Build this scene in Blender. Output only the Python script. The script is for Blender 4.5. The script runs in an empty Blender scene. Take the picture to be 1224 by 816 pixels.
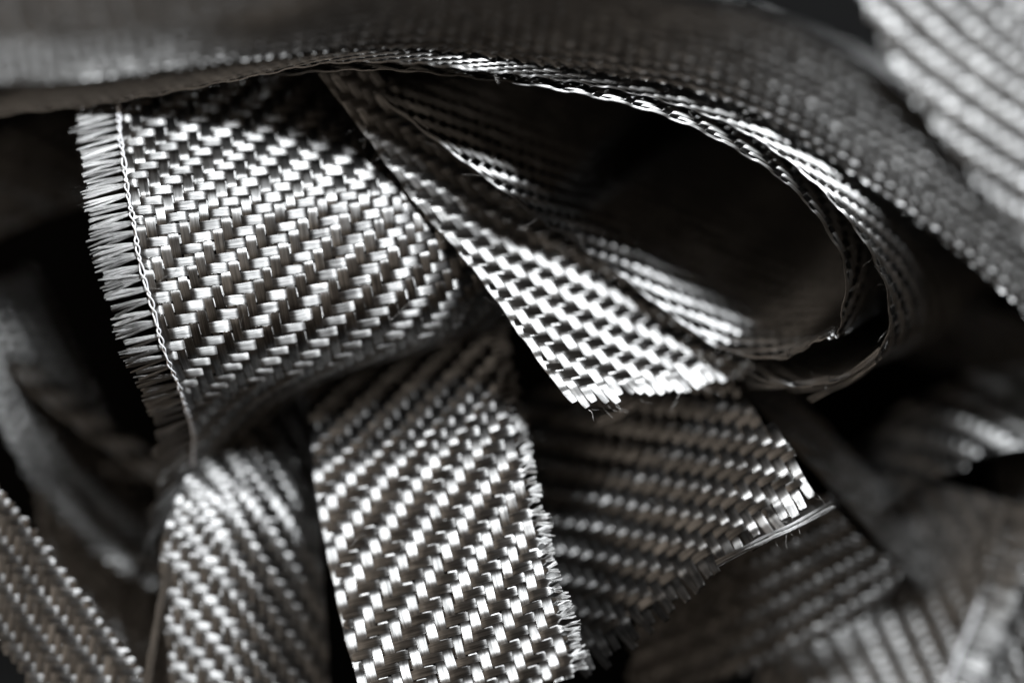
import bpy, math, random
import numpy as np
from mathutils import Matrix, Vector

# ------------------------------------------------------------------ camera, world, light, exposure
scene = bpy.context.scene
rng = random.Random(7)
nrng = np.random.default_rng(11)

PXMM = 6.65                    # photograph pixels per millimetre in the plane of focus
DIST = 650.0                   # mm from lens to the plane of focus
PITCH = 2.0                    # mm between neighbouring tows of the cloth
HEIGHT = 78.0                  # mm of the focus point above the table
RX = math.radians(30)          # the camera looks 60 degrees down

rot = Matrix.Rotation(RX, 3, 'X')
ROT = np.array(rot)
PIVOT = np.array([0.0, 0.0, HEIGHT])
CAMPOS = PIVOT + ROT @ np.array([0, 0, DIST])

cam_data = bpy.data.cameras.new('camera')
cam = bpy.data.objects.new('camera', cam_data)
scene.collection.objects.link(cam)
cam.location = CAMPOS * 0.001
cam.rotation_euler = (RX, 0, 0)
cam_data.sensor_width = 36.0
cam_data.lens = 36.0 * DIST / (1224 / PXMM)
cam_data.clip_start = 0.02
cam_data.clip_end = 20.0
cam_data.dof.use_dof = True
cam_data.dof.focus_distance = DIST * 0.001
cam_data.dof.aperture_fstop = 2.6
cam_data.dof.aperture_blades = 0
scene.camera = cam

world = bpy.data.worlds.new('World')
scene.world = world
world.use_nodes = True
bg = world.node_tree.nodes['Background']
bg.inputs['Color'].default_value = (1.0, 0.80, 0.62, 1)
bg.inputs['Strength'].default_value = 0.085


def area_light(name, direction, dist, size, size_y, power, color):
    d = np.array(direction, float)
    d = ROT @ (d / np.linalg.norm(d))
    ld = bpy.data.lights.new(name, 'AREA')
    ld.shape = 'RECTANGLE'
    ld.size, ld.size_y = size, size_y
    ld.energy = power
    ld.color = color
    lo = bpy.data.objects.new(name, ld)
    scene.collection.objects.link(lo)
    pos = PIVOT * 0.001 + d * dist
    lo.location = pos
    lo.rotation_euler = Vector(d).to_track_quat('Z', 'Y').to_euler()
    return lo


# camera space: x right, y up, z towards the camera
area_light('key_softbox', (0.26, 0.70, 0.68), 0.80, 0.16, 0.16, 17.0, (0.92, 0.965, 1.0))

area_light('room_fill', (-0.75, 0.02, 0.65), 1.0, 0.8, 0.8, 2.7, (1.0, 0.86, 0.72))

scene.view_settings.view_transform = 'Standard'
scene.view_settings.look = 'None'
scene.view_settings.exposure = 0.0
scene.view_settings.gamma = 1.0
scene.view_settings.use_curve_mapping = False
scene.render.engine = 'CYCLES'
scene.cycles.use_denoising = True
scene.cycles.max_bounces = 6
scene.cycles.glossy_bounces = 4
scene.cycles.diffuse_bounces = 2
scene.cycles.caustics_reflective = False
scene.cycles.caustics_refractive = False
scene.cycles.sample_clamp_indirect = 4.0


# ------------------------------------------------------------------ materials
def carbon_material(name, base, rough, aniso, warm=0.0):
    m = bpy.data.materials.new(name)
    m.use_nodes = True
    nt = m.node_tree
    N, Lk = nt.nodes, nt.links
    b = N['Principled BSDF']
    uv = N.new('ShaderNodeUVMap'); uv.uv_map = 'fibre'
    tan = N.new('ShaderNodeTangent'); tan.direction_type = 'UV_MAP'; tan.uv_map = 'fibre'
    info = N.new('ShaderNodeObjectInfo')
    rnd = N.new('ShaderNodeMath'); rnd.operation = 'MULTIPLY'; rnd.inputs[1].default_value = 317.0
    Lk.new(info.outputs['Random'], rnd.inputs[0])
    comb = N.new('ShaderNodeCombineXYZ')
    Lk.new(rnd.outputs[0], comb.inputs['Y']); Lk.new(rnd.outputs[0], comb.inputs['Z'])
    add = N.new('ShaderNodeVectorMath'); add.operation = 'ADD'
    Lk.new(uv.outputs[0], add.inputs[0]); Lk.new(comb.outputs[0], add.inputs[1])
    fine = N.new('ShaderNodeMapping'); fine.inputs['Scale'].default_value = (13, 0.40, 1)
    Lk.new(add.outputs[0], fine.inputs['Vector'])
    n1 = N.new('ShaderNodeTexNoise'); n1.inputs['Scale'].default_value = 1.0; n1.inputs['Detail'].default_value = 3.0
    Lk.new(fine.outputs[0], n1.inputs['Vector'])
    coarse = N.new('ShaderNodeMapping'); coarse.inputs['Scale'].default_value = (3.0, 0.22, 1)
    Lk.new(add.outputs[0], coarse.inputs['Vector'])
    n2 = N.new('ShaderNodeTexNoise'); n2.inputs['Scale'].default_value = 1.0; n2.inputs['Detail'].default_value = 2.0
    Lk.new(coarse.outputs[0], n2.inputs['Vector'])
    mix = N.new('ShaderNodeMath'); mix.operation = 'ADD'
    Lk.new(n1.outputs['Fac'], mix.inputs[0]); Lk.new(n2.outputs['Fac'], mix.inputs[1])
    ramp = N.new('ShaderNodeMapRange')
    ramp.inputs['From Min'].default_value = 0.6; ramp.inputs['From Max'].default_value = 1.4
    ramp.inputs['To Min'].default_value = 0.25; ramp.inputs['To Max'].default_value = 1.6
    Lk.new(mix.outputs[0], ramp.inputs['Value'])
    col = N.new('ShaderNodeVectorMath'); col.operation = 'SCALE'
    col.inputs[0].default_value = base
    tone = N.new('ShaderNodeMapRange')
    tone.inputs['To Min'].default_value = 0.72; tone.inputs['To Max'].default_value = 1.18
    Lk.new(info.outputs['Random'], tone.inputs['Value'])
    mul = N.new('ShaderNodeMath'); mul.operation = 'MULTIPLY'
    Lk.new(ramp.outputs[0], mul.inputs[0]); Lk.new(tone.outputs[0], mul.inputs[1])
    Lk.new(mul.outputs[0], col.inputs['Scale'])
    Lk.new(col.outputs[0], b.inputs['Base Color'])
    b.inputs['Metallic'].default_value = 1.0
    b.inputs['Roughness'].default_value = rough
    b.inputs['Anisotropic'].default_value = aniso
    Lk.new(tan.outputs[0], b.inputs['Tangent'])
    bump = N.new('ShaderNodeBump'); bump.inputs['Strength'].default_value = 0.6
    bump.inputs['Distance'].default_value = 0.00008
    Lk.new(mix.outputs[0], bump.inputs['Height'])
    Lk.new(bump.outputs[0], b.inputs['Normal'])
    return m


CARBON = carbon_material('carbon_tow', (0.30, 0.295, 0.29), 0.53, 1.0)
FUZZ = carbon_material('carbon_filament', (0.30, 0.29, 0.28), 0.45, 0.5)


def simple_material(name, color, rough, noise_scale, spread, sheen=0.0):
    m = bpy.data.materials.new(name)
    m.use_nodes = True
    nt = m.node_tree
    N, Lk = nt.nodes, nt.links
    b = N['Principled BSDF']
    tc = N.new('ShaderNodeTexCoord')
    n = N.new('ShaderNodeTexNoise'); n.inputs['Scale'].default_value = noise_scale; n.inputs['Detail'].default_value = 4
    Lk.new(tc.outputs['Object'], n.inputs['Vector'])
    mr = N.new('ShaderNodeMapRange'); mr.inputs['To Min'].default_value = 1 - spread; mr.inputs['To Max'].default_value = 1 + spread
    Lk.new(n.outputs['Fac'], mr.inputs['Value'])
    sc = N.new('ShaderNodeVectorMath'); sc.operation = 'SCALE'; sc.inputs[0].default_value = color
    Lk.new(mr.outputs[0], sc.inputs['Scale']); Lk.new(sc.outputs[0], b.inputs['Base Color'])
    b.inputs['Roughness'].default_value = rough
    bp = N.new('ShaderNodeBump'); bp.inputs['Strength'].default_value = 0.3; bp.inputs['Distance'].default_value = 0.0002
    Lk.new(n.outputs['Fac'], bp.inputs['Height']); Lk.new(bp.outputs[0], b.inputs['Normal'])
    return m


THREAD = simple_material('white_thread', (0.78, 0.78, 0.80), 0.6, 900, 0.12)
TABLE = simple_material('black_table', (0.004, 0.004, 0.004), 0.9, 120, 0.3)
TABLE.node_tree.nodes['Principled BSDF'].inputs['Specular IOR Level'].default_value = 0.05


# ------------------------------------------------------------------ helpers
def at(px, py, d):
    """a point d mm behind the plane of focus that shows at photograph pixel (px, py) -> world mm"""
    k = (DIST + d) / DIST / PXMM
    p = np.stack([(np.asarray(px, float) - 612) * k, (408 - np.asarray(py, float)) * k, -np.asarray(d, float)], -1)
    return p @ ROT.T + PIVOT


def project(P):
    q = (P - PIVOT) @ ROT
    d = -q[..., 2]
    k = (DIST + d) / DIST / PXMM
    return np.stack([q[..., 0] / k + 612, 408 - q[..., 1] / k], -1)


def basis(knots, x):
    """cubic Hermite weights (finite-difference slopes, straight beyond the ends): x (N) -> (N, n)"""
    k = np.asarray(knots, float); n = len(k)
    x = np.asarray(x, float)
    I = np.eye(n)
    S = np.zeros((n, n))
    h = np.diff(k)
    sec = (I[1:] - I[:-1]) / h[:, None]
    if n == 2:
        S[0] = S[1] = sec[0]
    else:
        for i in range(1, n - 1):
            S[i] = (sec[i - 1] * h[i] + sec[i] * h[i - 1]) / (h[i - 1] + h[i])
        S[0] = 1.5 * sec[0] - 0.5 * S[1]
        S[-1] = 1.5 * sec[-1] - 0.5 * S[-2]
    xc = np.clip(x, k[0], k[-1])
    i = np.clip(np.searchsorted(k, xc, side='right') - 1, 0, n - 2)
    hh = h[i]; t = (xc - k[i]) / hh
    W = ((2*t**3 - 3*t**2 + 1)[:, None] * I[i] + ((t**3 - 2*t**2 + t) * hh)[:, None] * S[i]
         + (-2*t**3 + 3*t**2)[:, None] * I[i + 1] + ((t**3 - t**2) * hh)[:, None] * S[i + 1])
    over = x - xc
    W += np.where(over > 0, over, 0)[:, None] * S[-1] + np.where(over < 0, over, 0)[:, None] * S[0]
    return W


class Sheet:
    """a bent piece of cloth: grid[row][col] = (px, py, d); rows run along the warp, columns along the weft"""
    def __init__(self, grid, angle=0.0, flip=1.0, pitch=PITCH):
        g = np.array(grid, float)
        self.G = at(g[..., 0], g[..., 1], g[..., 2])
        G = self.G
        self.ks = np.concatenate([[0], np.cumsum(np.linalg.norm(np.diff(G, axis=1), axis=2).mean(0))]) / pitch
        self.kt = np.concatenate([[0], np.cumsum(np.linalg.norm(np.diff(G, axis=0), axis=2).mean(1))]) / pitch
        self.w, self.h = self.ks[-1], self.kt[-1]
        self.ca, self.sa = math.cos(math.radians(angle)), math.sin(math.radians(angle))
        self.flip = flip
        self.pitch = pitch

    def st(self, a, b):
        return a * self.ca - b * self.sa, a * self.sa + b * self.ca

    def ab(self, s, t):
        return s * self.ca + t * self.sa, -s * self.sa + t * self.ca

    def raw(self, a, b):
        s, t = self.st(np.asarray(a, float), np.asarray(b, float))
        return np.einsum('ni,nj,ijk->nk', basis(self.kt, t), basis(self.ks, s), self.G)

    def frame(self, a, b):
        e = 0.15
        P = self.raw(a, b)
        Pa = (self.raw(a + e, b) - self.raw(a - e, b)) / (2 * e)
        Pb = (self.raw(a, b + e) - self.raw(a, b - e)) / (2 * e)
        n = np.cross(Pa, Pb) * -self.flip
        n /= np.linalg.norm(n, axis=1)[:, None] + 1e-9
        return P, Pa, Pb, n

    def find(self, px, py):
        if not hasattr(self, '_s'):
            s, t = np.meshgrid(np.linspace(-8, self.w + 8, 160), np.linspace(-8, self.h + 8, 160))
            P = np.einsum('ni,nj,ijk->nk', basis(self.kt, t.ravel()), basis(self.ks, s.ravel()), self.G)
            self._s = (s.ravel(), t.ravel(), project(P))
        s, t, q = self._s
        i = np.argmin((q[:, 0] - px)**2 + (q[:, 1] - py)**2)
        return s[i], t[i]


def link_mesh(name, V, F, mat, parent, uv=None, smooth=True):
    me = bpy.data.meshes.new(name)
    V = np.asarray(V, float) * 0.001
    F = np.asarray(F, np.int32)
    me.vertices.add(len(V)); me.vertices.foreach_set('co', V.astype(np.float32).ravel())
    me.loops.add(F.size); me.loops.foreach_set('vertex_index', F.ravel())
    me.polygons.add(len(F))
    me.polygons.foreach_set('loop_start', np.arange(0, F.size, F.shape[1], dtype=np.int32))
    if smooth:
        me.polygons.foreach_set('use_smooth', np.ones(len(F), bool))
    if uv is not None:
        l = me.uv_layers.new(name='fibre')
        l.data.foreach_set('uv', np.asarray(uv, np.float32).ravel())
    me.update(calc_edges=True)
    me.materials.append(mat)
    ob = bpy.data.objects.new(name, me)
    scene.collection.objects.link(ob)
    ob.parent = parent
    return ob


def ribbon(C, U, Nn, width, thick, along, quality=1):
    """a flat lens-section bundle: centres C, across vectors U, normals Nn, per-ring width and thickness (mm)"""
    if quality:
        sx = np.array([-.5, -.40, -.15, .15, .40, .5, .38, -.38]); sz = np.array([0, .40, .5, .5, .40, 0, -.45, -.45])
    else:
        sx = np.array([-.5, -.28, .28, .5, .28, -.28]); sz = np.array([0, .5, .5, 0, -.5, -.5])
    m = len(sx); n = len(C)
    V = (C[:, None] + U[:, None] * (width[:, None] * sx)[..., None] + Nn[:, None] * (thick[:, None] * sz)[..., None]).reshape(-1, 3)
    i = np.arange(n - 1)[:, None] * m
    j = np.arange(m)[None]
    jn = (j + 1) % m
    F = np.stack([i + j, i + jn, i + m + jn, i + m + j], -1).reshape(-1, 4)
    un = np.arange(m + 1) / 5.0
    u0 = np.broadcast_to(un[:-1][None], (n - 1, m)); u1 = np.broadcast_to(un[1:][None], (n - 1, m))
    v0 = np.broadcast_to(along[:-1, None], (n - 1, m)); v1 = np.broadcast_to(along[1:, None], (n - 1, m))
    UV = np.stack([np.stack([u0, v0], -1), np.stack([u1, v0], -1), np.stack([u1, v1], -1), np.stack([u0, v1], -1)], 2).reshape(-1, 2)
    return V, F, UV      # cut ends stay open, as loose filaments do


def join(parts):
    V, F, UV, k = [], [], [], 0
    for v, f, u in parts:
        V.append(v); F.append(f + k); UV.append(u); k += len(v)
    return np.vstack(V), np.vstack(F), np.vstack(UV)


def strip_thing(label, loc_px, name='fabric_strip', group='carbon fibre cloth strips heaped in the pile', cat='fabric strip'):
    e = bpy.data.objects.new(name, None)
    scene.collection.objects.link(e)
    e.empty_display_size = 0.01
    e['label'] = label; e['category'] = cat; e['group'] = group
    return e


def clip_interval(poly, axis, value):
    """interval of the other coordinate where the line coord[axis]=value crosses polygon (a,b)"""
    hits = []
    n = len(poly)
    for i in range(n):
        p, q = poly[i], poly[(i + 1) % n]
        if (p[axis] - value) * (q[axis] - value) < 0:
            f = (value - p[axis]) / (q[axis] - p[axis])
            hits.append(p[1 - axis] + f * (q[1 - axis] - p[1 - axis]))
    if len(hits) < 2:
        return None
    return min(hits), max(hits)


def weave(sheet, thing, poly=None, hand=1, phase=0, quality=1, amp=0.10, fill=0.93, thick=0.17, warp_fill=None, flat=2.0, over=None,
          fray=0.35, fringe=None, step=4, drop=()):
    """all tows of one cloth. poly: outline in grid units (s,t).
    fringe: dict(weft0=len, weft1=len, warp0=len, warp1=len) loose ends past the outline, in pitches."""
    pitch = sheet.pitch
    fringe = fringe or {}
    over = over or {}
    if poly is None:
        poly = [(0, 0), (sheet.w, 0), (sheet.w, sheet.h), (0, sheet.h)]
    pab = [sheet.ab(s, t) for s, t in poly]
    amin, amax = min(p[0] for p in pab), max(p[0] for p in pab)
    bmin, bmax = min(p[1] for p in pab), max(p[1] for p in pab)

    def smooth_sq(x):
        return np.tanh(flat * np.cos(x)) / math.tanh(flat)

    for kind, axis, lo, hi in (('warp_tow', 0, amin, amax), ('weft_tow', 1, bmin, bmax)):
        for j in range(math.ceil(lo), math.floor(hi) + 1):
            if (kind, j) in drop:
                continue
            iv = clip_interval(pab, axis, j + 1e-4)
            if iv is None or iv[1] - iv[0] < 1.2:
                continue
            k0, k1 = ('warp0', 'warp1') if axis == 0 else ('weft0', 'weft1')
            e0, e1 = fringe.get(k0, 0), fringe.get(k1, 0)
            t0 = iv[0] + rng.uniform(-fray, fray) - e0 * rng.uniform(0.88, 1.08) - over.get(k0, 0) * rng.uniform(.75, 1.15)
            t1 = iv[1] + rng.uniform(-fray, fray) + e1 * rng.uniform(0.88, 1.08) + over.get(k1, 0) * rng.uniform(.75, 1.15)
            splay, raise_ = rng.gauss(0, .10), rng.uniform(-.10, .06)
            w1, w2, w3 = rng.uniform(.6, 1.3), rng.uniform(0, 6), rng.uniform(0, 6)
            j_off = rng.uniform(-.06, .06); wf, wp = rng.uniform(.25, .5), rng.uniform(0, 6)
            wj = (warp_fill if (warp_fill and axis == 0) else fill) * rng.uniform(0.88, 1.04)

            def piece(ta, tb, strand=None):
                n = max(4, int((tb - ta) * step) + 1)
                t = np.linspace(ta, tb, n)
                side = j + j_off + 0.05 * np.sin(t * wf + wp) + 0.015 * np.sin(t * 1.9 * w1 + w3)
                wid = wj * (1 + 0.05 * np.sin(t * w1 + w2) + 0.03 * np.sin(t * 2.3 * w1 + w3))
                lift = np.zeros(n)
                out = np.clip(iv[0] - t, 0, None) + np.clip(t - iv[1], 0, None)
                loose = np.clip(out, 0, 1)
                th = np.full(n, thick * pitch)
                if strand is None and over:
                    side = side + splay * out
                    lift = raise_ * out
                    wid = wid * (1 - .06 * np.clip(out, 0, 2))
                if strand is not None:
                    off, w, droop, curl, up = strand
                    L = max(e0, e1)
                    x = out / L
                    side = side + off * (0.16 + 1.0 * np.clip(x * 1.2, 0, 1)) + droop * x + curl * x**2
                    wid = w * (0.8 + 0.4 * np.clip(x * 2, 0, 1)) * np.clip((1.08 - x) * 5, .35, 1)
                    lift = up * x
                    th = th * 0.8
                else:
                    ends = np.minimum(np.clip((t - t0) / .25, 0, 1), np.clip((t1 - t) / .25, 0, 1))
                    wid = wid * (0.84 + 0.16 * ends)
                    if e0 or e1:
                        wid = wid * (1 - 0.45 * np.clip(out / .35, 0, 1))
                if axis == 0:
                    P, Pa, Pb, nn = sheet.frame(side, t)
                    h = smooth_sq(2 * math.pi * ((t - hand * (j + phase)) - .5) / 4)
                    across = Pa
                else:
                    P, Pa, Pb, nn = sheet.frame(t, side)
                    h = -smooth_sq(2 * math.pi * ((j - hand * (t + phase)) - .5) / 4)
                    across = Pb
                h = h * (1 - loose)
                Cc = P + nn * ((h * amp + lift) * pitch)[:, None]
                tang = np.gradient(Cc, axis=0)
                tang /= np.linalg.norm(tang, axis=1)[:, None] + 1e-9
                U = across - tang * np.sum(across * tang, 1)[:, None]
                al = np.linalg.norm(U, axis=1)
                N2 = np.cross(tang, U / (al[:, None] + 1e-9))
                sgn = np.sign(np.sum(N2 * nn, 1)); sgn[sgn == 0] = 1
                N2 = N2 * sgn[:, None]
                U = np.cross(N2, tang)
                return ribbon(Cc, U, N2, wid * np.clip(al, 0.6 * pitch, 1.25 * pitch), th, t, quality)

            pieces = []
            b0 = iv[0] - .4 if e0 else t0
            b1 = iv[1] + .4 if e1 else t1
            pieces.append(piece(b0, b1))
            for e, ta, tb in ((e0, t0, iv[0] - .2), (e1, iv[1] + .2, t1)):
                if not e:
                    continue
                droop = rng.gauss(fringe.get('droop', .35), .12)
                for k in range(5):
                    if rng.random() < .07:
                        continue
                    off = (k - 2) * .19 + rng.uniform(-.06, .06)
                    sh = rng.uniform(0, .22)
                    st = (off, rng.uniform(.17, .32), droop + rng.gauss(0, .09), rng.gauss(0.22, .14), rng.uniform(-.50, -.15))
                    pieces.append(piece(ta + (sh if tb < iv[1] else 0), tb - (sh if tb > iv[1] else 0), st))
            V, F, UV = join(pieces)
            link_mesh(kind, V, F, CARBON, thing, UV)


def tube(name, pts, radius, mat, parent, sides=5):
    """a thin round strand through points (mm, world)"""
    P = np.asarray(pts, float); n = len(P)
    T = np.gradient(P, axis=0); T /= np.linalg.norm(T, axis=1)[:, None] + 1e-9
    ref = np.array([0.3, 0.2, 0.93])
    U = np.cross(T, ref); U /= np.linalg.norm(U, axis=1)[:, None] + 1e-9
    Vv = np.cross(T, U)
    ang = np.arange(sides) / sides * 2 * math.pi
    r = np.broadcast_to(np.asarray(radius, float), (n,))
    V = (P[:, None] + r[:, None, None] * (np.cos(ang)[None, :, None] * U[:, None] + np.sin(ang)[None, :, None] * Vv[:, None])).reshape(-1, 3)
    i = np.arange(n - 1)[:, None] * sides; j = np.arange(sides)[None]; jn = (j + 1) % sides
    F = np.stack([i + j, i + jn, i + sides + jn, i + sides + j], -1).reshape(-1, 4)
    u0 = np.broadcast_to((np.arange(sides) / sides)[None], (n - 1, sides)); u1 = u0 + 1 / sides
    L = np.arange(n) * 0.2
    v0 = np.broadcast_to(L[:-1, None], (n - 1, sides)); v1 = np.broadcast_to(L[1:, None], (n - 1, sides))
    UV = np.stack([np.stack([u0, v0], -1), np.stack([u1, v0], -1), np.stack([u1, v1], -1), np.stack([u0, v1], -1)], 2).reshape(-1, 2)
    return link_mesh(name, V, F, mat, parent, UV)


def stitch(sheet, thing, s, t0, t1, pitch=1.0, r=0.14):
    """leno stitch: two white threads that zigzag round each other along the selvedge"""
    for k in range(2):
        t = np.arange(t0, t1, 0.1)
        tw = t + 0.25 * np.sin(t * 1.7 + 1) + 0.15 * np.sin(t * 4.1)
        a = s + (0.16 + 0.05 * np.sin(t * 2.3)) * np.sin(math.pi * tw / pitch + math.pi * k) + 0.05 * np.sin(t * .9)
        P, _, _, nn = sheet.frame(*sheet.ab(a, t))
        P = P + nn * (0.30 + 0.16 * np.cos(math.pi * t / pitch + math.pi * k))[:, None] * PITCH * .8
        rr = r * (0.85 + 0.3 * np.abs(np.sin(math.pi * t / pitch)))
        tube('stitch_thread', P, rr, THREAD, thing, 6)


def hair(p, v, length, thing, bend=0.3, r=0.035):
    v = np.array(v, float); v /= np.linalg.norm(v)
    side = np.cross(v, nrng.normal(size=3)); side /= np.linalg.norm(side)
    x = np.linspace(0, 1, 10)[:, None]
    P = p + v * x * length + side * bend * length * x**2 + np.cross(v, side) * 0.1 * length * np.sin(x * 5)
    tube('loose_fibre', P, r, FUZZ, thing, 3)


def edge_hairs(sheet, thing, pts, n, length, spread=1.0):
    """short filaments standing out of a cut edge; pts = [(s,t),(s,t)] and outward direction in grid units"""
    (s0, t0), (s1, t1), (ds, dt) = pts
    for _ in range(n):
        f = rng.random()
        s, t = s0 + (s1 - s0) * f, t0 + (t1 - t0) * f
        a, b = sheet.ab(np.array([s]), np.array([t])); P, Pa, Pb, nn = sheet.frame(a, b)
        q = sheet.raw(*sheet.ab(np.array([s + ds]), np.array([t + dt])))[0] - P[0]
        q /= np.linalg.norm(q)
        v = q + spread * nrng.normal(size=3) * 0.5 + nn[0] * rng.uniform(-.2, .5)
        hair(P[0], v, length * rng.uniform(.4, 1.4), thing, rng.uniform(-.4, .4))


def poly_px(sheet, pts):
    return [sheet.find(*p) for p in pts]


# ------------------------------------------------------------------ the surface under the pile
tb = bpy.data.meshes.new('table')
tb.from_pydata([(-1.2, -0.9, 0), (1.2, -0.9, 0), (1.2, 1.2, 0), (-1.2, 1.2, 0),
                (-1.2, -0.9, -.03), (1.2, -0.9, -.03), (1.2, 1.2, -.03), (-1.2, 1.2, -.03)], [],
               [(0, 1, 2, 3), (7, 6, 5, 4), (0, 4, 5, 1), (1, 5, 6, 2), (2, 6, 7, 3), (3, 7, 4, 0)])
tb.materials.append(TABLE)
to = bpy.data.objects.new('table', tb)
scene.collection.objects.link(to)
to['kind'] = 'structure'


def extrude(profile, vec, n=2):
    """grid of a cloth bent in one direction: front edge profile, carried along vec=(dpx,dpy,dd); vec may vary per point"""
    out = []
    for i, p in enumerate(profile):
        v = vec[i] if isinstance(vec[0], (list, tuple)) else vec
        out.append([(p[0] + v[0] * k, p[1] + v[1] * k, p[2] + v[2] * k) for k in np.linspace(0, 1, n)])
    return out


# ------------------------------------------------------------------ A: the strip with the white stitched selvedge
gA = [
    [(148, 118, 15), (344, 92, 22), (472, 78, 31), (622, 60, 49)],
    [(149, 140, 11.6), (346, 118, 18.4), (474, 104, 27), (624, 82, 45)],
    [(152, 170, 7.6), (348, 150, 14.4), (476, 132, 22.5), (626, 106, 41)],
    [(156, 205, 4), (351, 185, 10.6), (479, 167, 17.5), (629, 136, 36)],
    [(161, 236, 1.2), (354, 216, 7.6), (482, 198, 13.5), (632, 166, 32)],
    [(166, 266, -0.6), (358, 245, 5.6), (486, 226, 10.5), (635, 196, 29)],
    [(172, 300, -1.2), (362, 278, 4.8), (490, 257, 9), (638, 226, 27)],
    [(188, 365, -1.6), (372, 340, 4.4), (500, 318, 8), (644, 286, 24)],
    [(204, 420, 0.5), (382, 393, 6), (510, 366, 9.5), (650, 332, 24)],
    [(222, 466, 7), (392, 436, 12), (518, 404, 16), (654, 364, 29)],
    [(236, 520, 19), (398, 448, 25), (520, 410, 29), (654, 366, 42)],
    [(228, 600, 30), (400, 436, 41), (516, 390, 45), (650, 336, 58)],
]
A = Sheet(gA)
tA = strip_thing('broad grey twill strip with frayed fringe and white stitched selvedge on its left', None)
weave(A, tA, hand=-1, fringe=dict(weft0=4.7), step=5, fray=.12, amp=.085, flat=2.6)
stitch(A, tA, -0.55, 0.2, A.h - 0.5)

# ------------------------------------------------------------------ B: the sharp silver ribbon in the middle
gB = [
    [(385, 88, 9), (490, 70, 19), (600, 40, 33)],
    [(425, 140, 9), (530, 122, 18.5), (650, 95, 32)],
    [(470, 200, 9), (580, 185, 19.5), (700, 160, 32)],
    [(515, 258, 8.8), (628, 247, 20), (745, 222, 32)],
    [(548, 295, 8.3), (662, 286, 20), (775, 260, 32)],
    [(580, 335, 7), (692, 326, 18), (806, 300, 30)],
    [(630, 405, 4), (740, 393, 15), (852, 364, 27)],
    [(690, 486, 0), (800, 466, 11), (912, 436, 23)],
]
B = Sheet(gB)
tB = strip_thing('sharp silver and black twill ribbon slanting down to a cut end in the centre', None)
pB = poly_px(B, [(385, 88), (440, 82), (530, 150), (645, 238), (730, 300), (900, 424), (903, 428), (788, 450), (674, 463)])
weave(B, tB, pB, hand=1, step=5, fray=.25, thick=.11, amp=.065, fill=.86, warp_fill=1.02, flat=3.0, over=dict(warp1=2.0))
edge_hairs(B, tB, [(0, B.h + .5), (B.w * .9, B.h), (.1, 1)], 16, 3.0)
edge_hairs(B, tB, [(0, 4), (0, B.h * .75), (-1, .4)], 26, 3.5)

# ------------------------------------------------------------------ C: outer layer of the open loop
pC = [(-60, 152, 20), (0, 138, 16), (100, 127, 11.5), (200, 111, 7.5), (300, 92, 3), (380, 77, -1), (470, 74, -5), (560, 82, -7),
      (640, 91, -4), (720, 103, 1), (800, 122, 4.5), (880, 152, 6), (950, 197, 4.6), (1005, 250, 2.6), (1045, 308, 2.2),
      (1064, 365, 3), (1060, 405, 4), (1035, 438, 5), (1000, 455, 6.5), (960, 461, 9), (920, 455, 11), (890, 444, 14)]
C = Sheet(extrude(pC, [(160, -94, 104)] * 5 + [(170, -96, 114), (180, -98, 130), (190, -100, 150)] + [(200, -100, 165)] * (len(pC) - 8)))
tC = strip_thing('outer layer of the open loop with a curved striped back on the right', None)
edge_hairs(C, tC, [(0, C.h * .45), (0, C.h * .95), (-1, .2)], 40, 2.5)
weave(C, tC, hand=1, step=4, fray=.25, quality=1, amp=.07, thick=.12)

# inner layer of the loop
pI = [(330, 90, 10), (400, 84, 4), (480, 84, -1), (560, 92, -3), (640, 102, -3), (720, 117, -2), (800, 140, -1), (880, 178, 0),
      (945, 222, 1), (990, 275, 2), (1012, 325, 3), (1008, 370, 4), (975, 408, 6), (925, 428, 10), (870, 418, 14), (800, 372, 16),
      (740, 325, 17), (680, 283, 15), (620, 240, 7), (560, 195, 6.5), (500, 150, 8), (450, 112, 11)]
I = Sheet(extrude(pI, [(200, -115, 165) if k < 12 else (200, -150, 110) if k == 12 else (210, -175, 85) for k in range(len(pI))]))
tI = strip_thing('inner layer of the open loop with a frayed edge lying over the silver ribbon', None)
edge_hairs(I, tI, [(0, I.h * .78), (0, I.h * .98), (-1, .3)], 26, 4.5)
weave(I, tI, hand=-1, step=4, fray=.3, quality=1, amp=.07, thick=.12)

# ------------------------------------------------------------------ D: the strip at the bottom centre
gD = [
    [(372, 400, 48), (470, 385, 46), (575, 360, 38)],
    [(372, 470, 31), (475, 455, 29), (590, 420, 24)],
    [(379, 550, 18.5), (488, 530, 15.5), (606, 490, 15)],
    [(386, 615, 14), (500, 592, 11), (622, 560, 8.6)],
    [(404, 700, 9), (522, 672, 6), (640, 640, 4.8)],
    [(432, 816, 2), (550, 784, -1), (668, 745, -3)],
    [(450, 880, -2), (568, 846, -5.5), (686, 805, -7.5)],
]
D = Sheet(gD)
tD = strip_thing('strip with bright silver dashes hanging to the bottom edge of the picture', None)
weave(D, tD, hand=-1, phase=1, fringe=dict(weft1=1.6, droop=-.3), step=5)

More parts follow.
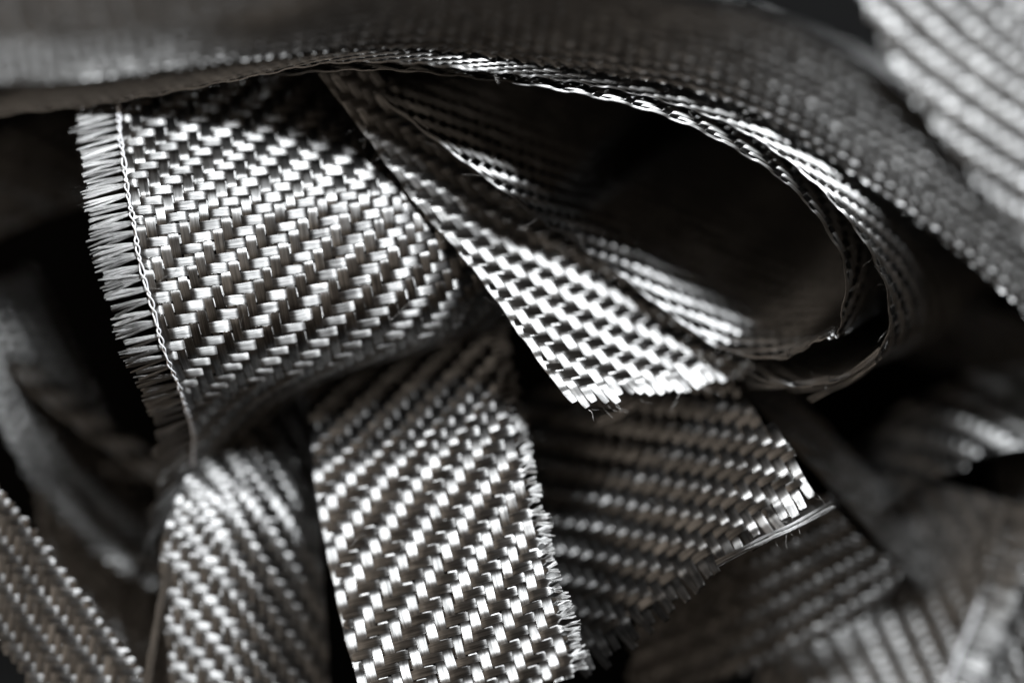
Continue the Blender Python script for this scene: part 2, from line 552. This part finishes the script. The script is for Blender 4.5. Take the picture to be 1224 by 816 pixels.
# ------------------------------------------------------------------ E: the dark strip with the frayed corner
gE = [
    [(520, 560, 40), (640, 485, 39), (760, 415, 38), (860, 352, 36)],
    [(580, 655, 31), (700, 580, 28), (815, 508, 23.5), (920, 445, 18.5)],
    [(630, 740, 22), (750, 665, 17.5), (862, 592, 11.5), (968, 528, 7.5)],
    [(675, 815, 12), (795, 740, 6.5), (905, 666, 2.5), (1010, 602, 3)],
]
E = Sheet(gE)
tE = strip_thing('dark grey strip with a ragged cut corner below the silver ribbon', None)
pE = poly_px(E, [(600, 500), (700, 430), (862, 440), (962, 556), (950, 585), (896, 630), (818, 684), (748, 750), (680, 788), (650, 780), (610, 640)])
edge_hairs(E, tE, [(E.w * .75, E.h * .95), (E.w * .97, E.h * .9), (.2, 1)], 10, 4.0)
weave(E, tE, pE, hand=1, step=5, fray=.5, over=dict(warp1=2.2))


def loose_tow(thing, pts, width, name='weft_tow', tilt=0.0, thick=.3):
    """a single bundle that has left the weave; pts in (px, py, d)"""
    p = np.array(pts, float)
    G = at(p[:, 0], p[:, 1], p[:, 2])
    k = np.concatenate([[0], np.cumsum(np.linalg.norm(np.diff(G, axis=0), axis=1))])
    t = np.linspace(0, k[-1], max(8, int(k[-1] / .4)))
    P = basis(k, t) @ G
    T = np.gradient(P, axis=0); T /= np.linalg.norm(T, axis=1)[:, None]
    view = ROT @ np.array([math.sin(tilt), 0.25, 1.0])
    U = np.cross(T, view); U /= np.linalg.norm(U, axis=1)[:, None]
    Nn = np.cross(U, T)
    Nn *= np.sign(Nn @ view)[:, None]
    U = np.cross(Nn, T)
    w = width * (1 - .12 * np.sin(t * .7)**2)
    V, F, UV = ribbon(P, U, Nn, w, np.full(len(t), thick), t / PITCH, 1)
    return link_mesh(name, V, F, CARBON, thing, UV)


def split_tow(thing, pts, width, n=3, name='weft_tow'):
    """a loose bundle that has parted into a few flat strands"""
    for k in range(n):
        o = (k - (n - 1) / 2) * width / n * PXMM * .85
        f = rng.uniform(.86, 1.0)
        q = [(x + o * .35 + rng.uniform(-.8, .8), y + o + rng.uniform(-.8, .8) * i, d + rng.uniform(-.3, .3)) for i, (x, y, d) in enumerate(pts)]
        a, b = q[-2], q[-1]
        q[-1] = tuple(a[c] + (b[c] - a[c]) * f for c in range(3))
        loose_tow(thing, q, width / n * rng.uniform(.9, 1.3), name, thick=.16)


split_tow(tE, [(856, 674, 2.6), (885, 659, 2.2), (915, 645, 2.0), (945, 629, 2.6), (972, 615, 4.2), (997, 602, 6.5)], 1.6)
split_tow(tB, [(815, 455, 15), (770, 478, 15), (735, 497, 17), (713, 507, 18)], 1.0, 2)
split_tow(tC, [(1052, 418, 4), (1015, 446, 7), (978, 462, 11), (938, 464, 16)], 1.1)
split_tow(tC, [(1046, 432, 4), (1010, 458, 7), (985, 470, 10), (966, 478, 12)], 1.0)
split_tow(tC, [(1054, 426, 4), (1030, 448, 7), (1008, 461, 9), (992, 467, 11)], 0.9)
split_tow(tC, [(990, 452, 8), (950, 459, 12), (915, 462, 16), (893, 458, 19)], 1.1)


def lint(sheet, thing, n, lo, hi):
    """stray filaments lying on the cloth between two corners (fractions of its size)"""
    for _ in range(n):
        s0 = sheet.w * rng.uniform(lo[0], hi[0]); t0 = sheet.h * rng.uniform(lo[1], hi[1])
        P, Pa, Pb, nn = sheet.frame(*sheet.ab(np.array([s0]), np.array([t0])))
        v = Pa[0] * rng.gauss(0, 1) + Pb[0] * rng.gauss(0, 1)
        hair(P[0] + nn[0] * .5, v / np.linalg.norm(v) + nn[0] * rng.uniform(0, .15), rng.uniform(2, 7), thing, rng.uniform(-.5, .5), .03)


lint(A, tA, 14, (.05, .1), (.75, .6))
lint(B, tB, 8, (.05, .4), (.6, .95))
lint(D, tD, 8, (.1, .3), (.9, .95))
lint(E, tE, 6, (.4, .4), (.9, .9))

# ------------------------------------------------------------------ L: striped strip at the lower left
gL = [
    [(262, 470, 38), (335, 460, 40), (405, 480, 48)],
    [(240, 540, 26), (310, 535, 28.5), (388, 555, 38)],
    [(214, 600, 18.5), (294, 604, 21), (382, 634, 31)],
    [(196, 660, 16), (287, 674, 18.2), (384, 700, 28)],
    [(198, 720, 15.5), (287, 739, 17.2), (388, 764, 26.5)],
    [(204, 780, 15), (292, 800, 16.6), (392, 826, 25.5)],
    [(208, 850, 14), (297, 870, 15.5), (398, 894, 24)],
]
Lh = Sheet(gL, pitch=1.75)
tL = strip_thing('pale striped strip standing on the bottom edge left of centre', None)
weave(Lh, tL, hand=1, step=4, amp=.08, flat=2.6)

loose_tow(tL, [(206, 668, 16), (196, 705, 15), (188, 745, 14), (180, 790, 13), (172, 840, 12)], 1.7)

# ------------------------------------------------------------------ blurred strips around
def simple(label, grid, angle=0, hand=1, poly=None, **kw):
    sh = Sheet(grid, angle, pitch=kw.pop('pitch', PITCH))
    th = strip_thing(label, None)
    weave(sh, th, poly_px(sh, poly) if poly else None, hand=hand, amp=kw.pop('amp', .075), flat=2.6, quality=kw.pop('quality', 0), step=kw.pop('step', 3), **kw)
    return sh, th

simple('blurred brownish strip filling the top left corner behind the long arching strip',
       [[(-80, -90, 104), (200, -90, 101), (420, -80, 95), (640, -70, 88)],
        [(-80, 10, 88), (200, 5, 84), (420, -10, 78), (640, -20, 72)],
        [(-80, 90, 75), (200, 70, 71), (420, 50, 65), (640, 40, 60)]], angle=32, amp=.06)
pT = [(-80, 106, 44), (100, 95, 35), (250, 78, 25), (330, 68, 18), (430, 60, 9), (520, 61, 5), (640, 76, 5), (720, 88, 6), (850, 116, 11), (950, 164, 15), (1000, 196, 17), (1120, 284, 21), (1224, 374, 23), (1300, 450, 24)]
simple('long dim strip arching from the left edge over the loop to the right edge', extrude(pT, [(40, -52, 36)] * 2 + [(46, -62, 42), (56, -76, 52)] + [(70, -92, 60)] * 2 + [(70, -92, 54)] * 8), angle=36)
simple('bright blurred strip with slanting stripes in the top right corner',
       [[(1000, -80, 53), (1150, -120, 60), (1300, -170, 76)], [(1060, 60, 51.5), (1190, 10, 58.5), (1340, -40, 75)], [(1130, 170, 50.5), (1250, 105, 57.5), (1400, 50, 74)], [(1260, 330, 50), (1350, 235, 57), (1480, 160, 74)]], angle=20, pitch=2.0, amp=.085)
simple('dark strip end with curved bands behind the ragged corner',
       [[(720, 600, 19), (860, 560, 18), (1000, 560, 18)], [(740, 720, 26), (880, 690, 26), (1050, 650, 26)], [(760, 830, 34), (890, 810, 34.5), (1100, 720, 35.5)]],
       angle=30, hand=-1, pitch=1.6, amp=.06, poly=[(815, 640), (985, 590), (1085, 682), (1040, 730), (960, 775), (850, 812), (750, 830), (756, 772)])
shG, thG = simple('pale strip with white stitched selvedge in the bottom right corner',
       [[(1010, 560, 54), (1110, 580, 46), (1200, 600, 36)], [(975, 660, 51), (1080, 690, 46), (1170, 710, 40)], [(930, 760, 47), (1035, 790, 44.5), (1128, 815, 41.5)], [(905, 830, 47), (1010, 860, 44.5), (1100, 890, 42)]], pitch=1.5, fringe=dict(weft1=5))
stitch(shG, thG, shG.w + .5, shG.h * .4, shG.h, r=.2)
simple('faint grey strip lying in the shade at the right edge',
       [[(990, 560, 62), (1110, 470, 58), (1240, 430, 60)], [(1030, 620, 42), (1140, 560, 38), (1260, 520, 40)]], angle=8, amp=.045)
simple('thin dark strap running down behind the ragged corner',
       [[(872, 445, 24), (912, 432, 40)], [(965, 550, 24), (1006, 532, 42)], [(1075, 672, 36), (1118, 655, 52)], [(1150, 760, 52), (1190, 745, 58)]], angle=0, amp=.045)
simple('ribbed strip crossing the bottom left corner',
       [[(-40, 540, 14), (-110, 600, 14)], [(20, 610, 14), (-50, 690, 14)], [(90, 700, 14), (10, 780, 14)], [(190, 830, 14), (100, 910, 14)]], angle=45, hand=1, pitch=1.6, amp=.06)
simple('blurred strip winding down the left edge',
       [[(-60, 360, 50), (40, 320, 62)], [(-10, 480, 46), (100, 440, 58)], [(50, 590, 42), (150, 540, 53)], [(130, 670, 38), (215, 610, 48)], [(220, 720, 38), (280, 670, 46)]], angle=45)
simple('narrow grey band crossing behind the fringe on the left',
       [[(10, 440, 48), (20, 420, 54)], [(110, 520, 42), (120, 500, 48)], [(215, 590, 38), (225, 565, 44)]])
simple('grey strip fading into the dark behind the fringe at the left edge',
       [[(-40, 190, 60), (60, 145, 62), (180, 115, 64)], [(-40, 300, 51), (60, 255, 53), (180, 225, 55)]])

simple('dark fold in the shade between the ribbed and the pale striped strip',
       [[(40, 560, 48), (160, 560, 50), (260, 600, 54)], [(60, 700, 47), (160, 720, 48), (250, 740, 49)], [(90, 860, 46), (180, 870, 46), (260, 880, 46)]], angle=45)
simple('dark folded strip in the shade below the loop at the right edge',
       [[(1060, 330, 70), (1180, 370, 66), (1300, 400, 66)], [(1060, 420, 80), (1180, 450, 76), (1300, 480, 76)]], angle=30)
simple('dark strip edge showing past the fringe in the bottom right corner',
       [[(1190, 520, 66), (1290, 540, 40)], [(1185, 680, 56), (1280, 700, 30)], [(1180, 840, 44), (1270, 860, 20)]], angle=10)

print('tows', len([o for o in bpy.data.objects if o.name.startswith(('warp', 'weft'))]),
      'tris', sum(len(m.polygons) * 2 for m in bpy.data.meshes))
